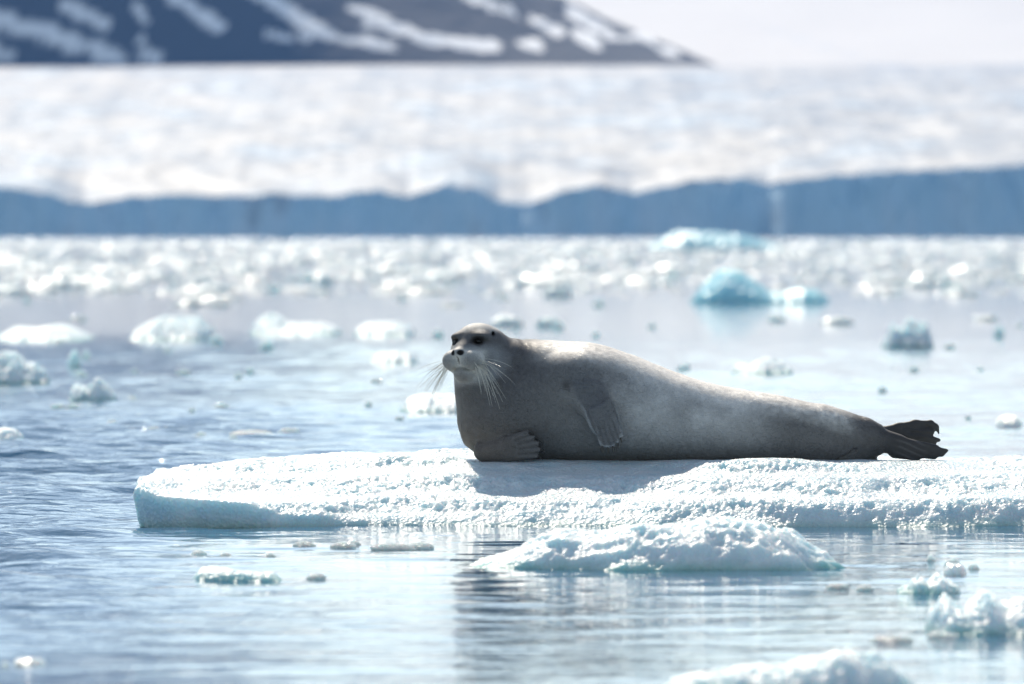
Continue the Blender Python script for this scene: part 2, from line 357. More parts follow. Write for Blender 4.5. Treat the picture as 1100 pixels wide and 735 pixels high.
def floe_height(X, Y, d):
    px = 550 + X * 248
    I = lambda v: np.interp(px, [100, 160, 260, 360, 430, 520, 600, 700, 760, 850, 930, 1000, 1100, 1400], v)
    z0 = I([.150, .140, .085, .035, .02, .015, .015, .015, .02, .03, .02, .015, .02, .02])          # at the front rim
    z1 = I([.170, .165, .16, .165, .175, .180, .185, .185, .228, .245, .20, .18, .18, .18])       # 0.8 m further in
    z2 = I([.195, .200, .225, .240, .245, .250, .252, .248, .258, .262, .250, .235, .235, .235])  # where the seal lies
    z3 = I([.195, .205, .232, .248, .254, .256, .254, .245, .240, .232, .222, .220, .205, .20])   # at the back rim
    w1 = sstep(35.65, 36.5, Y) * 0.5 + 0.5 * np.clip((Y - 35.65) / 0.8, 0, 1); w2 = sstep(36.35, 36.95, Y); w3 = sstep(37.2, 38.2, Y)
    z3 = z3 + 0.022 * np.exp(-((px - 196) / 14) ** 2) - 0.02 * np.exp(-((px - 225) / 10) ** 2)
    h = z0 + (z1 - z0) * w1 + (z2 - z1) * w2 + (z3 - z2) * w3
    t = np.clip((Y - 35.7) / 1.9, 0, 1)
    und = 0.022 * fbm(X * 1.7, Y * 1.5, 0, 31, 3) + 0.009 * fbm(X * 6, Y * 5, 0, 35, 3) + 0.0085 * fbm(X * 24, Y * 16, 0, 38, 4, 0.65, ridge=True) * (0.5 + 0.7 * sstep(-0.3, 0.4, noise(X * 2.3, Y * 3.1, 0, 43)))
    # shallow terraces that break the front slope
    tr = 0.008 * np.sin((h + und * 1.6) * 75 + 2.2 * noise(X * 1.3, Y * 1.2, 0, 55)) * sstep(0.95, 0.4, t)
    seat = np.exp(-((Y - 37.0) / 0.36) ** 4) * sstep(-0.32, -0.1, X) * sstep(2.1, 1.8, X)
    h = h + und * (1 - 0.75 * seat) + tr * (1 - seat)
    h = h * (1 - seat * 0.9) + seat * 0.9 * (0.255 + 0.010 * noise(X * 3.1, Y * 2.2, 0, 61) + 0.004 * noise(X * 11, Y * 9, 0, 62))
    edge = 0.05 + 0.22 * sstep(280, 480, px)
    rise = sstep(-0.02, 1.0, (d + 0.012 * noise(X * 16, Y * 16, 0, 71)) / edge)
    rise = np.clip(rise, 0, 1) ** 0.6
    h = -0.10 + (h + 0.10) * rise
    return h
floe = ice_field('ice_floe', XL - 0.15, 3.6, 35.2, 38.75, 0.009, floe_outline, floe_height, M_FLOE, undercut=0.4, lip=0.13, chop=0.011, seed=3, under_x=(-1.15, -0.8))
tag(floe, 'large flat floe of white granular ice that the seal is lying on', 'ice floe')

def lump_field(name, label, x0p, x1p, top, wl, depth_m, seed, mat=M_CHUNK, prof=None, lump=0.35, res=None, under=0.4, group=None, cat='ice chunk', rough_front=True):
    """a drifting chunk: photo columns x0p..x1p, crest row profile, waterline row"""
    Y0 = depth(wl); mpp = Y0 / F
    xa, xb = (x0p - 550) * mpp, (x1p - 550) * mpp; w = xb - xa; cx = (xa + xb) / 2
    H = (wl - top) * mpp
    res = res or max(w / 170, 0.005)
    yc = Y0 + depth_m / 2
    H = CAM_H - (top - HORIZON) / F * yc
    def outline(X, Y):
        u = (X - cx) / (w / 2); v = (Y - yc) / (depth_m / 2)
        r = (np.abs(u) ** 3.2 + np.abs(v) ** 2.4) ** (1 / 2.8)
        n = 0.16 * noise(X / w * 5, Y / depth_m * 3, 0, seed) + 0.10 * noise(X / w * 14, Y / depth_m * 7, 0, seed + 3)
        return (1.04 - r + n * 0.6) * min(w, depth_m) / 2
    def height(X, Y, d):
        u = (X - xa) / w
        p = np.interp(u, np.linspace(0, 1, len(prof)), prof) if prof else 1 - 0.3 * np.abs(2 * u - 1) ** 2
        dd = sstep(-0.03, 1, d / (min(w, depth_m) * 0.33)) ** 0.55
        sc = 3.2 / max(H, 0.05)
        n = lump * (0.55 * fbm(X * sc * 0.5, Y * sc * 0.5, 0, seed + 11, 4, 0.6, ridge=True) - 0.25 + 0.5 * noise(X * sc * 0.3, Y * sc * 0.3, 0, seed + 17))
        return -0.05 + (H * p * (0.82 + n) + 0.05) * dd + 0.02 * H * fbm(X * sc * 5, Y * sc * 5, 0, seed + 19, 2)
    o = ice_field(name, xa - 0.06 * w, xb + 0.06 * w, yc - depth_m * 0.6, yc + depth_m * 0.6, res, outline, height, mat, undercut=under, lip=H * 0.5, chop=min(0.012, H * 0.06), seed=seed)
    return tag(o, label, cat, group)

lump_field('ice_chunk', 'long lumpy snow-white ice chunk floating just in front of the seal\'s floe', 470, 936, 561, 613, 0.85, 21, prof=[.25, .55, .5, .75, .7, .85, .85, 1, 1, .95, .7, .3])
lump_field('ice_chunk', 'cluster of knobbly white ice at the right edge of the near water', 980, 1170, 640, 684, 0.8, 33, prof=[.3, .6, .9, .5, 1, .6, .8, .5, .6, .4], lump=0.5)
lump_field('ice_chunk', 'blurred lumpy white ice chunk cut off by the bottom edge of the picture', 686, 1024, 706, 752, 0.6, 45, prof=[.5, .7, .55, .6, .6, .75, 1, .95, .6, .4], lump=0.5)
lump_field('ice_chunk', 'thin flat white ice sliver on the water below the left half of the big floe', 190, 322, 607, 626, 0.35, 57, prof=[.5, 1, .8, .6, .5, .5, .4], lump=0.3)
lump_field('ice_chunk', 'small ragged ice ridge between the long lumpy chunk and the right picture edge', 956, 1044, 622, 640, 0.4, 61, prof=[.3, .6, .4, .9, .5, 1, .6, .7, .4], lump=0.8)
lump_field('ice_chunk', 'small dome of wet ice drifting beyond the cluster of knobbly ice', 1010, 1046, 608, 620, 0.25, 63, mat=M_WET, lump=0.5)
lump_field('ice_chunk', 'low greenish wet ice piece in the bottom left corner', 2, 56, 709, 716, 0.25, 69, mat=M_WET, lump=0.6)
lump_field('ice_chunk', 'rough white ice chunk at the left edge with a tall crest, beyond the big floe', -30, 56, 384, 413, 1.2, 73, prof=[.6, .8, 1, .9, .6, .65, .4], lump=0.5)
lump_field('ice_chunk', 'small white ice chunk trailing to the right of the tall-crested chunk at the left', 64, 131, 410, 432, 0.7, 79, prof=[.4, .8, .6, 1, .5, .4], lump=0.5)
lump_field('ice_chunk', 'low white ice wedge cut off at the left edge just beyond the big floe', -30, 29, 461, 476, 0.6, 83, lump=0.3)
lump_field('ice_chunk', 'flat white ice slab directly behind the seal\'s whiskers', 420, 520, 423, 444, 1.6, 89, lump=0.2)
lump_field('ice_chunk', 'long low white slab at the left edge in the middle water', -20, 97, 350, 367, 5, 97, prof=[.8, .9, .7, 1, .6, .5], lump=0.3)
lump_field('ice_chunk', 'domed white slab second from the left edge in the middle water', 126, 232, 343, 366, 4, 101, prof=[.5, .7, 1, .9, .95, .6], lump=0.4)
lump_field('ice_chunk', 'white slab with a peaked left end in the middle water left of the seal', 258, 370, 338, 360, 4, 103, prof=[.5, 1, .9, .5, .45, .5, .5, .4], lump=0.4)
lump_field('ice_chunk', 'narrow flat slab between the peaked slab and the seal\'s head', 372, 450, 346, 361, 3, 107, lump=0.2)
lump_field('ice_chunk', 'thin low slab on the blue water left of the seal\'s face', 390, 454, 378, 391, 1.6, 109, lump=0.2)
lump_field('ice_chunk', 'thin broken slab beyond the seal\'s lower back', 782, 862, 387, 402, 1.4, 113, prof=[.6, .8, .5, 1, .9, .6, .7], lump=0.4)
lump_field('ice_chunk', 'ragged pale green ice stump standing in the water beyond the seal\'s hind flippers', 944, 1014, 350, 374, 1.2, 127, mat=M_CHUNK, prof=[.3, .45, .8, .6, 1, .75, .9, .4, .3], lump=0.7)
lump_field('ice_chunk', 'small clear ice bit at the right edge above the floe', 1068, 1104, 449, 459, 0.5, 131, mat=M_WET, lump=0.5)
# blue bergs
lump_field('blue_iceberg', 'turquoise iceberg with a white-tipped left horn drifting behind the seal\'s back', 738, 898, 292, 326, 2.2, 137, mat=M_BLUE, prof=[.4, .85, 1, .95, .7, .35, .3, .5, .6, .4], lump=0.3, cat='iceberg')
b2 = lump_field('blue_iceberg', 'flat-topped bright blue iceberg below the glacier front', 698, 846, 245, 268, 9, 139, mat=M_BLUE, prof=[.7, 1, .9, .85, .8, .75, .6, .5, .4], lump=0.15, cat='iceberg')
def berg_snow(name, x0, x1, top, wl, dm, seed, prof, dy):
    pass

# small free pieces: a few melt-rounded prototypes, copied
def proto_chunk(seed, flat, n=22):
    m = n * 2; th = np.linspace(0, math.pi, n); ph = np.linspace(0, 2 * math.pi, m, endpoint=False)
    T, P = np.meshgrid(th, ph, indexing='ij')
    x, y, z = np.sin(T) * np.cos(P), np.sin(T) * np.sin(P), np.cos(T)
    r = 1 + 0.30 * fbm(x * 1.6, y * 1.6, z * 1.6, seed, 4, 0.6) + 0.14 * fbm(x * 3, y * 3, z * 3, seed + 7, 3, 0.6, ridge=True)
    sq = 1.0
    V = np.stack([x * r / sq * 0.5, y * r / sq * 0.5, np.clip(z * r, -0.5, 9) * flat], -1).reshape(-1, 3)
    i = np.arange(n - 1)[:, None] * m + np.arange(m)[None]; j = np.arange(n - 1)[:, None] * m + (np.arange(m)[None] + 1) % m
    Fq = np.stack([i, i + m, j + m, j], -1).reshape(-1, 4)
    return V, Fq
rnd = random.Random(11)
protos = []
for q in range(9):
    V, Fq = proto_chunk(200 + q * 13, [0.9, 0.7, 1.1][q % 3])
    me_o = mesh_np('drift_ice', V, Fq, M_FAR); protos.append(me_o.data); bpy.data.objects.remove(me_o)
wet_me = []
for q in range(4):
    V, Fq = proto_chunk(400 + q * 13, 1.0, 14)
    me_o = mesh_np('ice_bit', V, Fq, M_WET, smooth=False); wet_me.append(me_o.data); bpy.data.objects.remove(me_o)

def place(me, name, px, py, wpx, hpx, label, cat, group, deep=1.0):
    Y = depth(py); mpp = Y / F
    o = bpy.data.objects.new(name, me); C.objects.link(o)
    w = wpx * mpp; h = hpx * mpp
    o.location = ((px - 550) * mpp, Y + w * deep * 0.4, 0)
    o.scale = (w, w * deep, h); o.rotation_euler = (0, 0, rnd.uniform(-0.3, 0.3) + rnd.choice([0, math.pi]))
    return tag(o, label, cat, group)

# brash ice the photo shows as separate slabs between the open water and the glacier
used = [(-20, 95, 338, 370), (130, 226, 330, 370), (262, 450, 322, 365), (744, 892, 280, 330), (700, 840, 240, 270), (950, 1006, 335, 400)]
n = 0
rows = [(262, 0.16, 0.5), (270, 0.3, 0.6), (281, 0.35, 0.6), (296, 0.3, 0.6), (314, 0.14, 0.5), (330, 0.05, 0.3)]
while n < 250:
    py = 259.5 + 70 * rnd.random() ** 1.7
    px = rnd.uniform(-20, 1120)
    if any(a < px < b and c < py < d for a, b, c, d in used): continue
    if py > 312 and rnd.random() < 0.55: continue
    if py > 312 and 480 < px < 1000 and rnd.random() < 0.5: continue
    wpx = rnd.uniform(14, 62) * (1.0 if py > 272 else 0.8); hpx = rnd.uniform(2.2, 5.5) * min(1.4, 0.25 + (py - 258) / 40)
    wpx = min(wpx, 900 / max(1, (depth(py) / F) * 60)) if depth(py) > 900 else wpx
    band = 'far' if py < 275 else 'mid' if py < 300 else 'near'
    lab = {'far': 'white drift ice slab in the crowded ice just below the glacier front',
           'mid': 'white drift ice slab in the loose ice midway between the glacier and the seal',
           'near': 'white drift ice slab at the near edge of the loose ice, beyond open water'}[band]
    grp = {'far': 'drift ice slabs below the glacier front', 'mid': 'drift ice slabs midway to the glacier', 'near': 'drift ice slabs at the near edge of the loose ice'}[band]
    place(protos[rnd.randrange(9)], 'drift_ice', px, py, wpx, hpx, lab, 'drift ice', grp, rnd.uniform(0.5, 1.2)); n += 1

# glittering bits of clear ice
bits = [(213, 598, 16, 6), (242, 600, 12, 5), (290, 600, 10, 5), (326, 587, 22, 4), (368, 588, 24, 4), (380, 586, 14, 4), (420, 590, 40, 5), (452, 589, 26, 5), (340, 622, 18, 5),
        (1000, 604, 9, 6), (1024, 608, 16, 6), (1046, 612, 10, 5), (900, 632, 22, 4), (930, 634, 16, 4), (5, 716, 6, 4), (20, 715, 8, 3), (958, 690, 40, 6), (1012, 686, 30, 6),
        (80, 395, 12, 14), (286, 376, 14, 8), (232, 370, 12, 8), (268, 402, 8, 6), (62, 440, 14, 5), (78, 440, 12, 5), (238, 440, 16, 5), (206, 443, 6, 4), (310, 466, 20, 5), (270, 468, 40, 5), (216, 470, 12, 4),
        (732, 398, 8, 5), (738, 397, 6, 6), (1073, 362, 10, 10), (948, 421, 8, 5), (1085, 457, 22, 8), (1040, 450, 6, 3), (470, 362, 12, 6), (520, 470, 8, 3), (165, 462, 12, 3), (120, 455, 10, 3), (396, 436, 7, 4),
        (600, 353, 10, 6), (545, 350, 30, 9), (590, 351, 26, 8), (640, 362, 8, 4), (700, 352, 8, 4), (900, 348, 30, 7), (1060, 344, 24, 6), (835, 345, 16, 5), (92, 385, 8, 6), (180, 378, 6, 4)]
for q in range(42): bits.append((rnd.uniform(-10, 1110), 300 + 175 * rnd.random() ** 1.4, rnd.uniform(5, 18), rnd.uniform(2.5, 5)))
bits = [b for b in bits if not (470 < b[0] < 1030 and 405 < b[1] < 500 and b not in bits[:55])]
for px, py, w, h in bits:
    lab = 'glinting bit of clear wet ice on the near water around the floe' if py > 560 else 'glinting bit of clear ice on the open water beyond the floe'
    place(protos[rnd.randrange(9)] if w >= 20 and py < 400 else wet_me[rnd.randrange(4)], 'ice_bit', px, py, w, h, lab, 'ice bit', 'glinting ice bits on the near water' if py > 560 else 'glinting ice bits beyond the floe', 0.7)

def brash_stuff():
    rng = np.random.RandomState(5); V0, F0 = proto_chunk(900, 1.0, 8)
    Vs, Fs = [], []; k = 0
    for q in range(5200):
        py = 257.3 + 62 * rng.rand() ** 2.3; px = rng.uniform(-150, 1250)
        if py > 300 and rng.rand() < 0.5: continue
        Y = depth(py); m = Y / F; w = rng.uniform(4, 20) * m; h = rng.uniform(0.8, 3.0) * min(1, 0.35 + (py - 257) / 25) * m
        w = min(w, 14); a = rng.uniform(0, 6.28); c, s = math.cos(a), math.sin(a)
        v = V0 * [w, w * 0.8, h]; v = np.stack([v[:, 0] * c - v[:, 1] * s + (px - 550) * m, v[:, 0] * s + v[:, 1] * c + Y, v[:, 2]], 1)
        Vs.append(v); Fs.append(F0 + k); k += len(v)
    tag(mesh_np('brash_ice', np.concatenate(Vs), np.concatenate(Fs), M_FAR), 'carpet of small white brash ice spread between the seal and the glacier', 'brash ice', kind='stuff')
brash_stuff()

# ------------------------------------------------------------------ the seal (distance field sculpted, meshed as one surface)
PX = 37.0 / F                         # metres per photo pixel at the seal
def sp(px, py, y=0.0): return np.array([(px - 550) * PX, y, (497 - py) * PX])
RES = 0.0048
lo = np.array([(474 - 550) * PX, -0.46, -0.03]); hi = np.array([(1024 - 550) * PX, 0.36, 160 * PX])
dim = np.ceil((hi - lo) / RES).astype(int) + 1
gx = (lo[0] + np.arange(dim[0]) * RES).astype(np.float32); gy = (lo[1] + np.arange(dim[1]) * RES).astype(np.float32); gz = (lo[2] + np.arange(dim[2]) * RES).astype(np.float32)
G = np.full(dim, 1.0, np.float32)
def window(mn, mx, pad):
    s = []
    for a in range(3):
        i0 = max(0, int((mn[a] - pad - lo[a]) / RES)); i1 = min(dim[a], int((mx[a] + pad - lo[a]) / RES) + 2)
        s.append(slice(i0, max(i0 + 1, i1)))
    return tuple(s)
def coords(s): return gx[s[0]][:, None, None], gy[s[1]][None, :, None], gz[s[2]][None, None, :]
def blend(s, d, k, sub=False):
    g = G[s]
    if sub: 
        h = np.maximum(k - np.abs(g + d), 0) / k; G[s] = np.maximum(g, -d) + h * h * k / 4
    else:
        h = np.maximum(k - np.abs(g - d), 0) / k; G[s] = np.minimum(g, d) - h * h * k / 4
def ellipsoid(c, r, R=None, k=0.03, sub=False):
    c = np.asarray(c, float); r = np.asarray(r, float); R = np.eye(3) if R is None else R   # rows of R: local axes in world
    ext = np.sqrt(((R.T * r) ** 2).sum(1)); s = window(c - ext, c + ext, k * 1.3 + 0.02); X, Y, Z = coords(s)
    p = [(X - c[0]) * R[i, 0] + (Y - c[1]) * R[i, 1] + (Z - c[2]) * R[i, 2] for i in range(3)]
    q = np.sqrt(sum((p[i] / r[i]) ** 2 for i in range(3))); q2 = np.sqrt(sum((p[i] / r[i] ** 2) ** 2 for i in range(3))) + 1e-6
    blend(s, (q * (q - 1) / q2).astype(np.float32), k, sub)
def capsule(a, b, ra, rb, k=0.02, flat=None, axis=(0, 1, 0), sub=False):
    """tapered limb from a to b; flat<1 squashes it along axis"""
    a, b = np.asarray(a, float), np.asarray(b, float); m = max(ra, rb)
    s = window(np.minimum(a, b) - m, np.maximum(a, b) + m, k * 1.3 + 0.02); X, Y, Z = coords(s)
    d = b - a; L2 = d @ d
    pa = [X - a[0], Y - a[1], Z - a[2]]
    t = np.clip((pa[0] * d[0] + pa[1] * d[1] + pa[2] * d[2]) / L2, 0, 1)
    v = [pa[i] - t * d[i] for i in range(3)]
    if flat:
        ax = np.asarray(axis, float); ax = ax / np.linalg.norm(ax)
        w = v[0] * ax[0] + v[1] * ax[1] + v[2] * ax[2]; e = 1 / flat ** 2 - 1
        l = np.sqrt(v[0] ** 2 + v[1] ** 2 + v[2] ** 2 + e * w * w)
        dd = (l - (ra + (rb - ra) * t)) * (flat + (1 - flat) * 0.35)
    else:
        dd = np.sqrt(v[0] ** 2 + v[1] ** 2 + v[2] ** 2) - (ra + (rb - ra) * t)
    blend(s, dd.astype(np.float32), k, sub)

# trunk: photo column, crest row, belly row, centre depth, half width
TR = np.array([[508, 425, 470, .00, .08], [516, 402, 484, .00, .16], [530, 390, 493, .00, .215], [550, 378, 498, .00, .245], [570, 371, 500, .00, .26], [600, 367, 501, .00, .275], [625, 367.5, 501, .00, .285],
               [650, 372, 501, .00, .285], [680, 382, 501, .00, .275], [710, 394, 501, .00, .26], [740, 405, 501, -.005, .24], [770, 413.5, 501, -.01, .22], [800, 419, 501, -.015, .20], [830, 424, 502, -.02, .185],
               [860, 430, 502.5, -.025, .165], [885, 436, 502, -.03, .14], [905, 443, 501, -.03, .115], [925, 451, 498, -.03, .09], [942, 458, 490, -.03, .06]])
s = window([(504 - 550) * PX, -0.34, -0.05], [(946 - 550) * PX, 0.34, 0.6], 0.03); X, Y, Z = coords(s)
def cub(xq, xp, fp):   # smooth interpolation of the station table
    m = np.gradient(fp, xp); i = np.clip(np.searchsorted(xp, xq) - 1, 0, len(xp) - 2); h = xp[i + 1] - xp[i]; t = np.clip((xq - xp[i]) / h, 0, 1)
    return (2*t**3-3*t**2+1)*fp[i] + (t**3-2*t**2+t)*h*m[i] + (-2*t**3+3*t**2)*fp[i+1] + (t**3-t**2)*h*m[i+1]
xpx = 550 + gx[s[0]] / PX
top = (497 - cub(xpx, TR[:, 0], TR[:, 1])) * PX; bot = (497 - cub(xpx, TR[:, 0], TR[:, 2])) * PX
yc = cub(xpx, TR[:, 0], TR[:, 3]); hw = cub(xpx, TR[:, 0], TR[:, 4])
zc = ((top + bot) / 2)[:, None, None]; hh = ((top - bot) / 2)[:, None, None]; hw = hw[:, None, None]; yc = yc[:, None, None]
zz = (Z - zc) / hh
wid = hw * (1 + 0.05 * np.clip(-zz, 0, 1))
pw = 2.15
q = (np.abs((Y - yc) / wid) ** pw + np.abs(zz) ** pw) ** (1 / pw)
d = (q - 1) * np.minimum(hh, wid) * 0.95
endc = np.maximum(gx[s[0]] - (944 - 550) * PX, (506 - 550) * PX - gx[s[0]])[:, None, None]
blend(s, np.maximum(d, endc).astype(np.float32), 0.02)
# chest and neck
ellipsoid(sp(538, 449, -.04), (.190, .205, .185), k=.07)
capsule(sp(519, 380, -.075), sp(545, 436, -.03), .100, .185, k=.05)
ellipsoid(sp(513, 415, -.09), (.098, .13, .13), k=.05)
ellipsoid(sp(560, 387, .0), (.17, .13, .074), k=.07)
ellipsoid(sp(541, 386, -.05), (.11, .13, .078), k=.05)
# throat folds
# head frame
HC = sp(514, 373.5, -.10)
yaw, pitch, roll = math.radians(32), math.radians(5), math.radians(-2)
fw = np.array([-math.sin(yaw) * math.cos(pitch), -math.cos(yaw) * math.cos(pitch), math.sin(pitch)])
rt = np.cross(fw, [0, 0, 1]); rt /= np.linalg.norm(rt)    # the seal's own right (picture left)
upv = np.cross(rt, fw)
c_, s_ = math.cos(roll), math.sin(roll); rt, upv = rt * c_ + upv * s_, upv * c_ - rt * s_
HR = np.stack([rt, fw, upv])
def hp(r, f, u): return HC + rt * r + fw * f + upv * u
ellipsoid(hp(0, -.005, .008), (.108, .120, .100), HR, k=.04)         # skull
ellipsoid(hp(0, .045, -.030), (.100, .09, .076), HR, k=.03)          # cheeks
ellipsoid(hp(0, .104, -.026), (.046, .058, .036), HR, k=.03)         # muzzle bridge
for sd in (1, -1):
    ellipsoid(hp(.044 * sd, .118, -.063), (.056, .057, .048), HR, k=.006)   # whisker pads
    ellipsoid(hp(.055 * sd, .070, .044), (.036, .034, .016), HR, k=.025)    # brows
ellipsoid(hp(0, .152, -.034), (.036, .035, .023), HR, k=.012)        # nose
ellipsoid(hp(0, .104, -.116), (.047, .050, .036), HR, k=.008)        # chin
ellipsoid(hp(0, .03, -.11), (.078, .08, .055), HR, k=.05)            # jowl
for sd in (1, -1):
    ellipsoid(hp(.056 * sd, .098, .020), (.022, .018, .014), HR, k=.016, sub=True)  # eye sockets
    ellipsoid(hp(.0190 * sd, .180, -.034), (.0112, .014, .0095), HR, k=.004, sub=True)  # nostrils
capsule(hp(0, .178, -.052), hp(0, .160, -.095), .005, .008, k=.008, sub=True)   # groove of the lip
capsule(hp(0, .162, -.094), hp(-.05, .127, -.108), .006, .005, k=.008, sub=True)
capsule(hp(0, .162, -.094), hp(.05, .127, -.108), .006, .005, k=.008, sub=True)
ear = sp(529.5, 358.5, -.155)
ellipsoid(ear, (.006, .03, .009), k=.006, sub=True)

# near fore flipper, hanging down the flank
ellipsoid(sp(620, 410, -.200), (.080, .075, .095), k=.10)
capsule(sp(619, 404, -.205), sp(634, 426, -.292), .062, .060, k=.06, flat=.42, axis=(.1, -1, .45))
capsule(sp(633, 424, -.290), sp(646, 452, -.352), .058, .060, k=.025, flat=.38, axis=(.1, -1, -.25))
FT = [((634, 440), (646, 475.5)), ((638, 440), (651.5, 477)), ((643, 438), (657, 475.5)), ((648, 435), (662, 472)), ((652, 430), (665.5, 466))]
claws = []
for (a, b) in FT:
    A, B = sp(*a, -.357), sp(*b, -.366); capsule(A, B, .014, .0095, k=.012, flat=.8); claws.append((B, np.array([.10, -.25, -1])))
GRV = []
for q in range(4):   # grooves between the digits
    a0, b0 = FT[q]; a1, b1 = FT[q + 1]
    capsule(sp((a0[0] + a1[0]) / 2 + 4, (a0[1] + a1[1]) / 2 + 12, -.377), sp((b0[0] + b1[0]) / 2, (b0[1] + b1[1]) / 2 + 1, -.380), .0045, .0075, k=.007, sub=True)
# far fore flipper, tucked under the chest and lying on the ice
capsule(sp(521, 483, -.185), sp(545, 480, -.245), .050, .056, k=.012, flat=.62, axis=(0, -1, .25))
GT = [((545, 472), (566, 463)), ((548, 475), (572.5, 468)), ((550, 479), (577, 474.5)), ((550, 484), (578.5, 481.5)), ((547, 489), (576, 488.5))]
for (a, b) in GT:
    A, B = sp(*a, -.262), sp(*b, -.272); capsule(A, B, .020, .011, k=.012, flat=.8); claws.append((B, np.array([1, -.35, -.35])))
for q in range(4):
    a0, b0 = GT[q]; a1, b1 = GT[q + 1]
    capsule(sp((a0[0] + a1[0]) / 2 + 13, (a0[1] + a1[1]) / 2 - 2, -.287), sp((b0[0] + b1[0]) / 2 + 2, (b0[1] + b1[1]) / 2, -.290), .003, .006, k=.006, sub=True)
# hind flippers
capsule(sp(885, 468, -.04), sp(928, 467, -.06), .115, .062, k=.05)
capsule(sp(925, 467, -.06), sp(962, 477, -.075), .060, .046, k=.03, flat=.75)
HT = [((955, 470), (1004, 480), .015, .011), ((958, 475), (1014, 483.5), .018, .010), ((960, 480), (1011, 488), .022, .010), ((960, 484), (1003, 491), .020, .009), ((960, 487), (985, 493), .018, .008)]
for a, b, r0, r1 in HT: capsule(sp(*a, -.08), sp(*b, -.085), r0, r1, k=.018)
capsule(sp(1010, 486.5, -.085), sp(1017, 483.5, -.085), .010, .006, k=.01)
KT = [((938, 465), (966, 459), .020, .017, -.03, -.01), ((964, 459), (984, 455), .017, .015, -.01, .01), ((982, 455), (1000, 455), .015, .013, .01, .02), ((1000, 455), (1006, 459), .013, .010, .02, .02), ((1006, 458), (1009, 466), .009, .005, .02, .02),
      ((950, 467), (982, 462), .022, .020, -.02, 0), ((982, 462), (1001, 464), .019, .013, 0, .01), ((955, 470), (990, 468), .022, .015, -.02, 0), ((990, 468), (1009, 473), .014, .008, 0, .01), ((985, 472), (1005, 477), .012, .006, 0, .01)]
for a, b, r0, r1, ya, yb in KT: capsule(sp(*a, ya), sp(*b, yb), r0, r1, k=.014)
for xa, ya, xb, yb in ((975, 463.5, 1006, 468), (970, 459, 1000, 461)): capsule(sp(xa, ya, -.024), sp(xb, yb, -.004), .003, .005, k=.010, sub=True)
for yo, rws in ((-.108, ((968, 472, 1000, 481), (970, 478, 1004, 486), (972, 484, 998, 490))),):
    for xa, ya, xb, yb in rws: capsule(sp(xa, ya, yo), sp(xb, yb, yo + .004), .004, .005, k=.012, sub=True)
# thigh skin and the tucked tail beneath
capsule(sp(895, 484, -.05), sp(938, 494, -.03), .050, .016, k=.012, flat=.8)
capsule(sp(905, 500, -.02), sp(885, 494, -.02), .02, .04, k=.02)
for (xa, ya, xb, yb) in ((899, 497, 915, 480), (906, 499, 918, 482), (892, 499, 908, 481)):
    capsule(sp(xa, ya, -.118), sp(xb, yb, -.125), .004, .005, k=.014, sub=True)
def surface_nets(G):
    ins = G < 0; V = np.zeros(G.shape, np.float32)
    c = [ins[i:i + G.shape[0] - 1, j:j + G.shape[1] - 1, k:k + G.shape[2] - 1] for i in (0, 1) for j in (0, 1) for k in (0, 1)]
    al = c[0].copy(); an = c[0].copy()
    for q in c[1:]: al &= q; an |= q
    act = an & ~al; I = np.argwhere(act); idx = -np.ones(act.shape, np.int32); idx[act] = np.arange(len(I))
    P = np.zeros((len(I), 3)); N = np.zeros(len(I))
    corners = [(i, j, k) for i in (0, 1) for j in (0, 1) for k in (0, 1)]
    for a in range(8):
        for b in range(a + 1, 8):
            ca, cb = np.array(corners[a]), np.array(corners[b])
            if np.abs(ca - cb).sum() != 1: continue
            va = G[tuple((I + ca).T)]; vb = G[tuple((I + cb).T)]; m = (va < 0) != (vb < 0)
            t = va[m] / (va[m] - vb[m]); P[m] += I[m] + ca + (cb - ca) * t[:, None]; N[m] += 1
    P /= N[:, None]; quads = []
    for ax in range(3):
        s0 = [slice(1, -1)] * 3; s1 = [slice(1, -1)] * 3; s0[ax] = slice(0, -1); s1[ax] = slice(1, None)
        A, B = ins[tuple(s0)], ins[tuple(s1)]; off = np.array([1, 1, 1]); off[ax] = 0
        for flip in (False, True):
            e = np.argwhere((A & ~B) if not flip else (~A & B)) + off
            u, v = (ax + 1) % 3, (ax + 2) % 3; du = np.zeros(3, int); dv = np.zeros(3, int); du[u] = 1; dv[v] = 1
            qd = np.stack([idx[tuple(x.T)] for x in (e - du - dv, e - dv, e, e - du)], 1)
            quads.append(qd[:, ::-1] if flip else qd)
    return P, np.concatenate(quads)
P, Q = surface_nets(G)
Vs = (P * RES + lo).astype(np.float64)
# one light Laplacian pass to take off the grid stepping
for it in range(2):
    acc = np.zeros_like(Vs); cnt = np.zeros(len(Vs))
    for a in range(4):
        i, j = Q[:, a], Q[:, (a + 1) % 4]; np.add.at(acc, i, Vs[j]); np.add.at(acc, j, Vs[i]); np.add.at(cnt, i, 1); np.add.at(cnt, j, 1)
    Vs = Vs * 0.5 + 0.5 * acc / cnt[:, None]

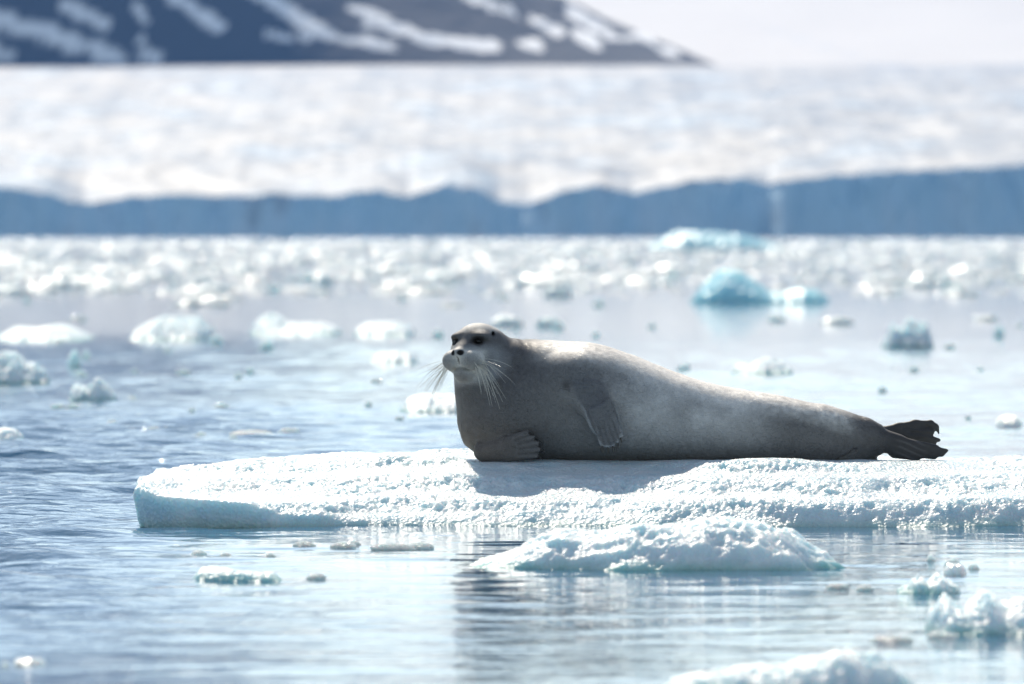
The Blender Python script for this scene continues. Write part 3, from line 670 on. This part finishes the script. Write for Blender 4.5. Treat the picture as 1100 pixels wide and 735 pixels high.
# loose skin: soft folds round the neck and where the hind flippers leave the body
_n = np.zeros_like(Vs); _fn = np.cross(Vs[Q[:, 2]] - Vs[Q[:, 0]], Vs[Q[:, 3]] - Vs[Q[:, 1]])
for a in range(4): np.add.at(_n, Q[:, a], _fn)
_n /= np.linalg.norm(_n, axis=1)[:, None] + 1e-12
_px = 550 + Vs[:, 0] / PX; _py = 497 - Vs[:, 2] / PX
_w = sstep(528, 542, _px) * sstep(590, 560, _px) * sstep(450, 415, _py) + 0.7 * sstep(875, 890, _px) * sstep(950, 925, _px) + 0.35 * sstep(600, 640, _px) * sstep(880, 820, _px)
_f = fbm(Vs[:, 0] * 13 + Vs[:, 2] * 6, Vs[:, 1] * 4, Vs[:, 2] * 3.5, 301, 2, ridge=True)
Vs = Vs + _n * (_w * 0.0042 * np.clip(_f, -1.2, 1.2) + 0.0022 * noise(Vs[:, 0] * 9, Vs[:, 1] * 9, Vs[:, 2] * 9, 305))[:, None]

# coat colours (the animal's markings, plus painted sunlight and shade)
def coat(V):
    px = 550 + V[:, 0] / PX; py = 497 - V[:, 2] / PX; y = V[:, 1]
    n1 = fbm(V[:, 0] * 9, y * 9, V[:, 2] * 9, 3, 4); n2 = fbm(V[:, 0] * 40, y * 40, V[:, 2] * 40, 8, 3)
    n3 = noise(V[:, 0] * 150, y * 150, V[:, 2] * 150, 12)
    grey = np.array([.225, .215, .210]); dark = np.array([.105, .098, .097]); pale = np.array([.53, .515, .50]); brown = np.array([.125, .100, .082]); char = np.array([.040, .036, .036])
    mixc = lambda c, d, w: c * (1 - w[:, None]) + d * w[:, None]
    c = np.tile(grey, (len(V), 1))
    c = mixc(c, dark, np.clip(sstep(640, 550, px) * 0.85 + 0.2 * n1, 0, 1))
    c = mixc(c, brown, np.clip(sstep(600, 520, px) * sstep(430, 480, py) * 0.6, 0, 1))
    c = mixc(c, pale, np.clip(sstep(640, 690, px) * sstep(860, 790, px) * sstep(500, 440, py) * (0.75 + 0.4 * n1), 0, 1))
    c = mixc(c, dark, np.clip(sstep(800, 850, px) * 0.55 + sstep(880, 930, px) * 0.3 + 0.1 * n1, 0, 1) * (px > 790))
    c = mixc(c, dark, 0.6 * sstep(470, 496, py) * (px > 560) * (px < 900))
    c = mixc(c, char, sstep(925, 965, px + 6 * n2) * 0.92)
    c = mixc(c, np.array([.16, .15, .15]), sstep(955, 970, px) * sstep(1000, 985, px) * (y < -.05) * sstep(.0, .9, np.sin(py * .95 - px * .36 + 1.5 * n1)) * 0.3)
    # sunlit band along the back, painted in with the pale-tipped hair
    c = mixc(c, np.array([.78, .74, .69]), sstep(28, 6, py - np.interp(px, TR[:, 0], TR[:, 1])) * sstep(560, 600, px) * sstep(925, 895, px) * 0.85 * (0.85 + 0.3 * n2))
    # face
    L = V - HC; r, f, u = L @ rt, L @ fw, L @ upv
    head = sstep(.21, .16, np.sqrt((L ** 2).sum(1)))
    muz = np.clip(sstep(.050, .11, f) * sstep(.0, -.03, u), 0, 1) * head
    c = mixc(c, np.array([.66, .63, .58]), muz * 0.9)
    c = mixc(c, np.array([.58, .55, .51]), head * sstep(.055, .085, u + .01 * n2) * 0.8)  # sunlight on the crown, painted as pale hair
    c = mixc(c, np.array([.30, .30, .31]), head * sstep(-.02, .04, f) * sstep(.03, -.03, u) * (1 - muz) * 0.7)
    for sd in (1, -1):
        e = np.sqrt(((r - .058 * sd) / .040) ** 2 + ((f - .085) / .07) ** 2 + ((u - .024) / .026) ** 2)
        c = mixc(c, np.array([.030, .024, .022]), head * sstep(1.3, .5, e + .2 * n2) * 0.93)  # shadow of the brow over each eye, painted into the fur
        e = np.sqrt(((r - .0190 * sd) / .0158) ** 2 + ((f - .174) / .04) ** 2 + ((u + .034) / .0135) ** 2)
        c = mixc(c, np.array([.006, .005, .005]), sstep(1.1, .7, e))
    e = np.sqrt((r / .0045) ** 2 + ((f - .165) / .03) ** 2 + ((u + .066) / .02) ** 2); c = mixc(c, np.array([.06, .05, .045]), sstep(1.3, .7, e) * .8)
    e = np.sqrt((r / .045) ** 2 + ((f - .13) / .04) ** 2 + ((u + .103) / .012) ** 2); c = mixc(c, np.array([.14, .12, .09]), sstep(1.3, .5, e) * .7 * head)
    e = np.linalg.norm((V - ear) / [.010, .04, .012], axis=1); c = mixc(c, np.array([.008, .008, .008]), sstep(1.2, .7, e))
    e = np.linalg.norm((V - sp(609.5, 413.5, -.26)) / [.026, .06, .030], axis=1); c = mixc(c, char, sstep(1.5, .3, e + .3 * n2) * .75)  # shade of the armpit hollow painted on, no dent modelled
    # paler hair margins of the near fore flipper, with rim light painted in
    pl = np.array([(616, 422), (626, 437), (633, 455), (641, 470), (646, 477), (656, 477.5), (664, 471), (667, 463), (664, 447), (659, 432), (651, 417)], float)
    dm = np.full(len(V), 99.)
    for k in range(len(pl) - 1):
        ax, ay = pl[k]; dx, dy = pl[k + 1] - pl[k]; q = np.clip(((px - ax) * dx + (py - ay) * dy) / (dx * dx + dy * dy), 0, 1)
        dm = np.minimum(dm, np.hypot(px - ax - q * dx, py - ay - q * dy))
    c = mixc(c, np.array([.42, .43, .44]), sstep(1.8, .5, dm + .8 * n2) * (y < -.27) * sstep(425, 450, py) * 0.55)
    xl = np.interp(py, [385, 400, 422, 437, 455, 478], [606, 607, 616, 625, 632, 642]); xr = np.interp(py, [385, 400, 417, 432, 447, 463, 478], [634, 646, 652, 659, 664, 667, 660])
    ins = sstep(-2, 3 + .12 * np.clip(440 - py, 0, 50), px - xl) * sstep(-2, 3 + .12 * np.clip(440 - py, 0, 50), xr - px) * sstep(384, 420, py) * sstep(479, 476, py) * (y < -.15)
    c = mixc(c, np.array([.095, .096, .104]), ins * 0.62 * (1 + .3 * n1) * (1 - sstep(1.8, .5, dm) * (py > 436)))
    dg = np.full(len(V), 99.)
    for F_ in (FT, GT):
        for k in range(4):
            (a0, b0), (a1, b1) = F_[k], F_[k + 1]
            f0 = .45 if F_ is FT else .3
            ax, ay = [(a0[i] + a1[i]) / 2 * (1 - f0) + (b0[i] + b1[i]) / 2 * f0 for i in (0, 1)]; bx, by = (b0[0] + b1[0]) / 2, (b0[1] + b1[1]) / 2
            dx, dy = bx - ax, by - ay; q = np.clip(((px - ax) * dx + (py - ay) * dy) / (dx * dx + dy * dy), 0, 1)
            dg = np.minimum(dg, np.hypot(px - ax - q * dx, py - ay - q * dy) + (y > -.22) * 9)
    c = mixc(c, char, sstep(1.5, .4, dg) * 0.35)  # shade in the grooves between the digits, put into the colour
    c = mixc(c, np.array([.24, .23, .23]), sstep(1.4, 2.6, dg) * sstep(5, 3.4, dg) * (y < -.26) * 0.15)  # highlight along the digits, painted as a lighter tone
    # mottling
    c = c * (1 + 0.13 * n2 + 0.06 * n3)[:, None]
    return np.clip(c, 0.004, 0.9)

def fur_mat(name, rough=0.6, sheen=0.5):
    m, nt, b, L = mat_new(name)
    a = nd(nt, 'ShaderNodeAttribute', attribute_name='coat'); L(a.outputs['Vector'], b.inputs['Base Color'])
    b.inputs['Roughness'].default_value = rough; b.inputs['Sheen Weight'].default_value = sheen; b.inputs['Sheen Roughness'].default_value = 0.4
    b.inputs['Specular IOR Level'].default_value = 0.3 if sheen else 1.0
    tc = nd(nt, 'ShaderNodeTexCoord'); mp = nd(nt, 'ShaderNodeMapping'); mp.inputs['Scale'].default_value = (0.4, 1, 1); L(tc.outputs['Object'], mp.inputs[0])
    t = tex_noise(nt, L, 260, 3, 0.6, mp.outputs[0]); L(bump(nt, L, t.outputs[0], 0.4, 0.0012), b.inputs['Normal'])
    return m
def plain(name, col, rough, spec=0.5):
    m, nt, b, L = mat_new(name); t = tex_noise(nt, L, 120, 2, 0.5)
    cr = ramp(nt, L, t.outputs[0], [(0.3, tuple(x * 0.8 for x in col)), (0.7, tuple(min(1, x * 1.15) for x in col))])
    L(cr.outputs[0], b.inputs['Base Color']); b.inputs['Roughness'].default_value = rough; b.inputs['Specular IOR Level'].default_value = spec
    return m
M_COAT = fur_mat('short_seal_coat', sheen=0.12); M_HAIR = fur_mat('seal_fur_hairs', 0.38, 0.0)
_nt = M_HAIR.node_tree; _tr = _nt.nodes.new('ShaderNodeBsdfTranslucent'); _mx = _nt.nodes.new('ShaderNodeMixShader'); _mx.inputs[0].default_value = 0.5
_at = [n for n in _nt.nodes if n.type == 'ATTRIBUTE'][0]; _hs = _nt.nodes.new('ShaderNodeHueSaturation'); _hs.inputs['Value'].default_value = 1.8
_nt.links.new(_at.outputs['Vector'], _hs.inputs['Color']); _nt.links.new(_hs.outputs[0], _tr.inputs[0])
_nt.links.new(_nt.nodes['Principled BSDF'].outputs[0], _mx.inputs[1]); _nt.links.new(_tr.outputs[0], _mx.inputs[2]); _nt.links.new(_mx.outputs[0], _nt.nodes['Material Output'].inputs[0])
M_EYE = plain('wet_dark_eye', (0.012, 0.010, 0.009), 0.3, 0.3); M_CLAW = plain('dark_claw', (0.022, 0.018, 0.016), 0.3)
M_WHISK = plain('pale_whisker', (0.62, 0.58, 0.50), 0.3)

seal = bpy.data.objects.new('seal', None); C.objects.link(seal)
seal.location = (0, 37.0, CAM_H - (497 - HORIZON) / F * 37.0)
tag(seal, 'grey bearded seal lying on the ice floe with its head raised toward the camera', 'seal')
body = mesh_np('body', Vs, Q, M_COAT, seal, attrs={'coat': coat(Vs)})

def build_fur(N=150000):
    rng = np.random.RandomState(2)
    a, b, c, d = Vs[Q[:, 0]], Vs[Q[:, 1]], Vs[Q[:, 2]], Vs[Q[:, 3]]
    nn = np.cross(c - a, d - b); area = np.linalg.norm(nn, axis=1); nn /= (area[:, None] + 1e-12)
    cen = (a + b + c + d) / 4
    pxc = 550 + cen[:, 0] / PX
    # hairless: nose tip, digits of the hind flippers; none needed on the side that lies on the ice
    w = area * (cen[:, 2] > 0.01) * (pxc < 950)
    L = cen - HC; w = w * (1 - (np.linalg.norm(L - (fw * .17 + upv * -.034), axis=1) < .034))
    w /= w.sum(); f = rng.choice(len(Q), N, p=w)
    u, v = rng.rand(N, 1), rng.rand(N, 1)
    p = (a[f] * (1 - u) + b[f] * u) * (1 - v) + (d[f] * (1 - u) + c[f] * u) * v; n = nn[f]
    t = np.array([1.0, -.05, -.18]) + 0.28 * rng.randn(N, 3)
    hd = np.linalg.norm(p - HC, axis=1) < .17
    t[hd] = t[hd] - fw * 0.4
    t -= n * (t * n).sum(1)[:, None]; t /= np.linalg.norm(t, axis=1)[:, None]
    ln = (rng.uniform(.006, .012, (N, 1))); ln[hd] *= .6
    lift = rng.uniform(.05, .26, (N, 1))
    tip = p + ln * (t + n * lift); side = np.cross(t, n); w_ = .0011
    Vf = np.stack([p - side * w_ - n * .0008, p + side * w_ - n * .0008, tip], 1).reshape(-1, 3)
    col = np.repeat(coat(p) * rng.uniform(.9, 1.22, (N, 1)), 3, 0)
    Ff = np.arange(3 * N).reshape(-1, 3)
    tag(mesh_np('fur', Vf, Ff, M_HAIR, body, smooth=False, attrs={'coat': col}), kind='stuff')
build_fur()

def tube(name, pts, r0, r1, mat, parent, n=6, subparts=None):
    pts = np.asarray(pts); m = len(pts); V = []
    for i in range(m):
        t = pts[min(i + 1, m - 1)] - pts[max(i - 1, 0)]; t = t / np.linalg.norm(t)
        a = np.cross(t, [0.3, 0.9, 0.2]); a /= np.linalg.norm(a); b = np.cross(t, a); r = r0 + (r1 - r0) * (i / (m - 1)) ** 1.2
        for k in range(n): V.append(pts[i] + r * (a * math.cos(2 * math.pi * k / n) + b * math.sin(2 * math.pi * k / n)))
    Fq = [(i * n + k, i * n + (k + 1) % n, (i + 1) * n + (k + 1) % n, (i + 1) * n + k) for i in range(m - 1) for k in range(n)]
    return mesh_np(name, V, Fq, mat, parent)
# claws
for B, dr in claws:
    dr = dr / np.linalg.norm(dr); s0 = B + dr * .004
    tube('claw', [s0, s0 + dr * .011 + [0, 0, .001], s0 + dr * .020, s0 + dr * .026 + [0, 0, -.004]], .0052, .0012, M_CLAW, seal)
# eyes
def ball(name, c, r, mat, parent, R=None):
    T, Pp = np.meshgrid(np.linspace(0, math.pi, 14), np.linspace(0, 2 * math.pi, 20, endpoint=False), indexing='ij')
    l = np.stack([np.sin(T) * np.cos(Pp) * r[0], np.sin(T) * np.sin(Pp) * r[1], np.cos(T) * r[2]], -1).reshape(-1, 3)
    V = c + l @ (np.eye(3) if R is None else R)
    i = np.arange(13)[:, None] * 20 + np.arange(20)[None]; j = np.arange(13)[:, None] * 20 + (np.arange(20)[None] + 1) % 20
    return mesh_np(name, V, np.stack([i, i + 20, j + 20, j], -1).reshape(-1, 4), mat, parent)
for sd in (1, -1): ball('eye', hp(.055 * sd, .088, .020), (.015, .011, .010), M_EYE, seal, HR)
# whiskers: thick pale bristles that droop from both pads
wr = random.Random(9)
for sd in (1, -1):
    for q in range(36):
        ru, rf = wr.uniform(-.086, -.052), wr.uniform(.088, .146)
        st = hp(sd * (.070 + (.118 - rf) * .4), rf, ru)
        ln = wr.uniform(.11, .235) * (1.0 if sd < 0 else .95)
        out = rt * sd * wr.uniform(.45, 1.0) + fw * wr.uniform(-.1, .45) + upv * wr.uniform(-1.0, .1)
        out /= np.linalg.norm(out); dn = np.array([0, -.1, -1.0]); curl = wr.uniform(.25, .75)
        pts = []; p = st - out * .012; v = out.copy()
        for k in range(9):
            pts.append(p.copy()); v = v + dn * curl * .17; v /= np.linalg.norm(v); p = p + v * ln / 8
        tube('whisker', pts, .00095, .0004, M_WHISK, seal, 5)
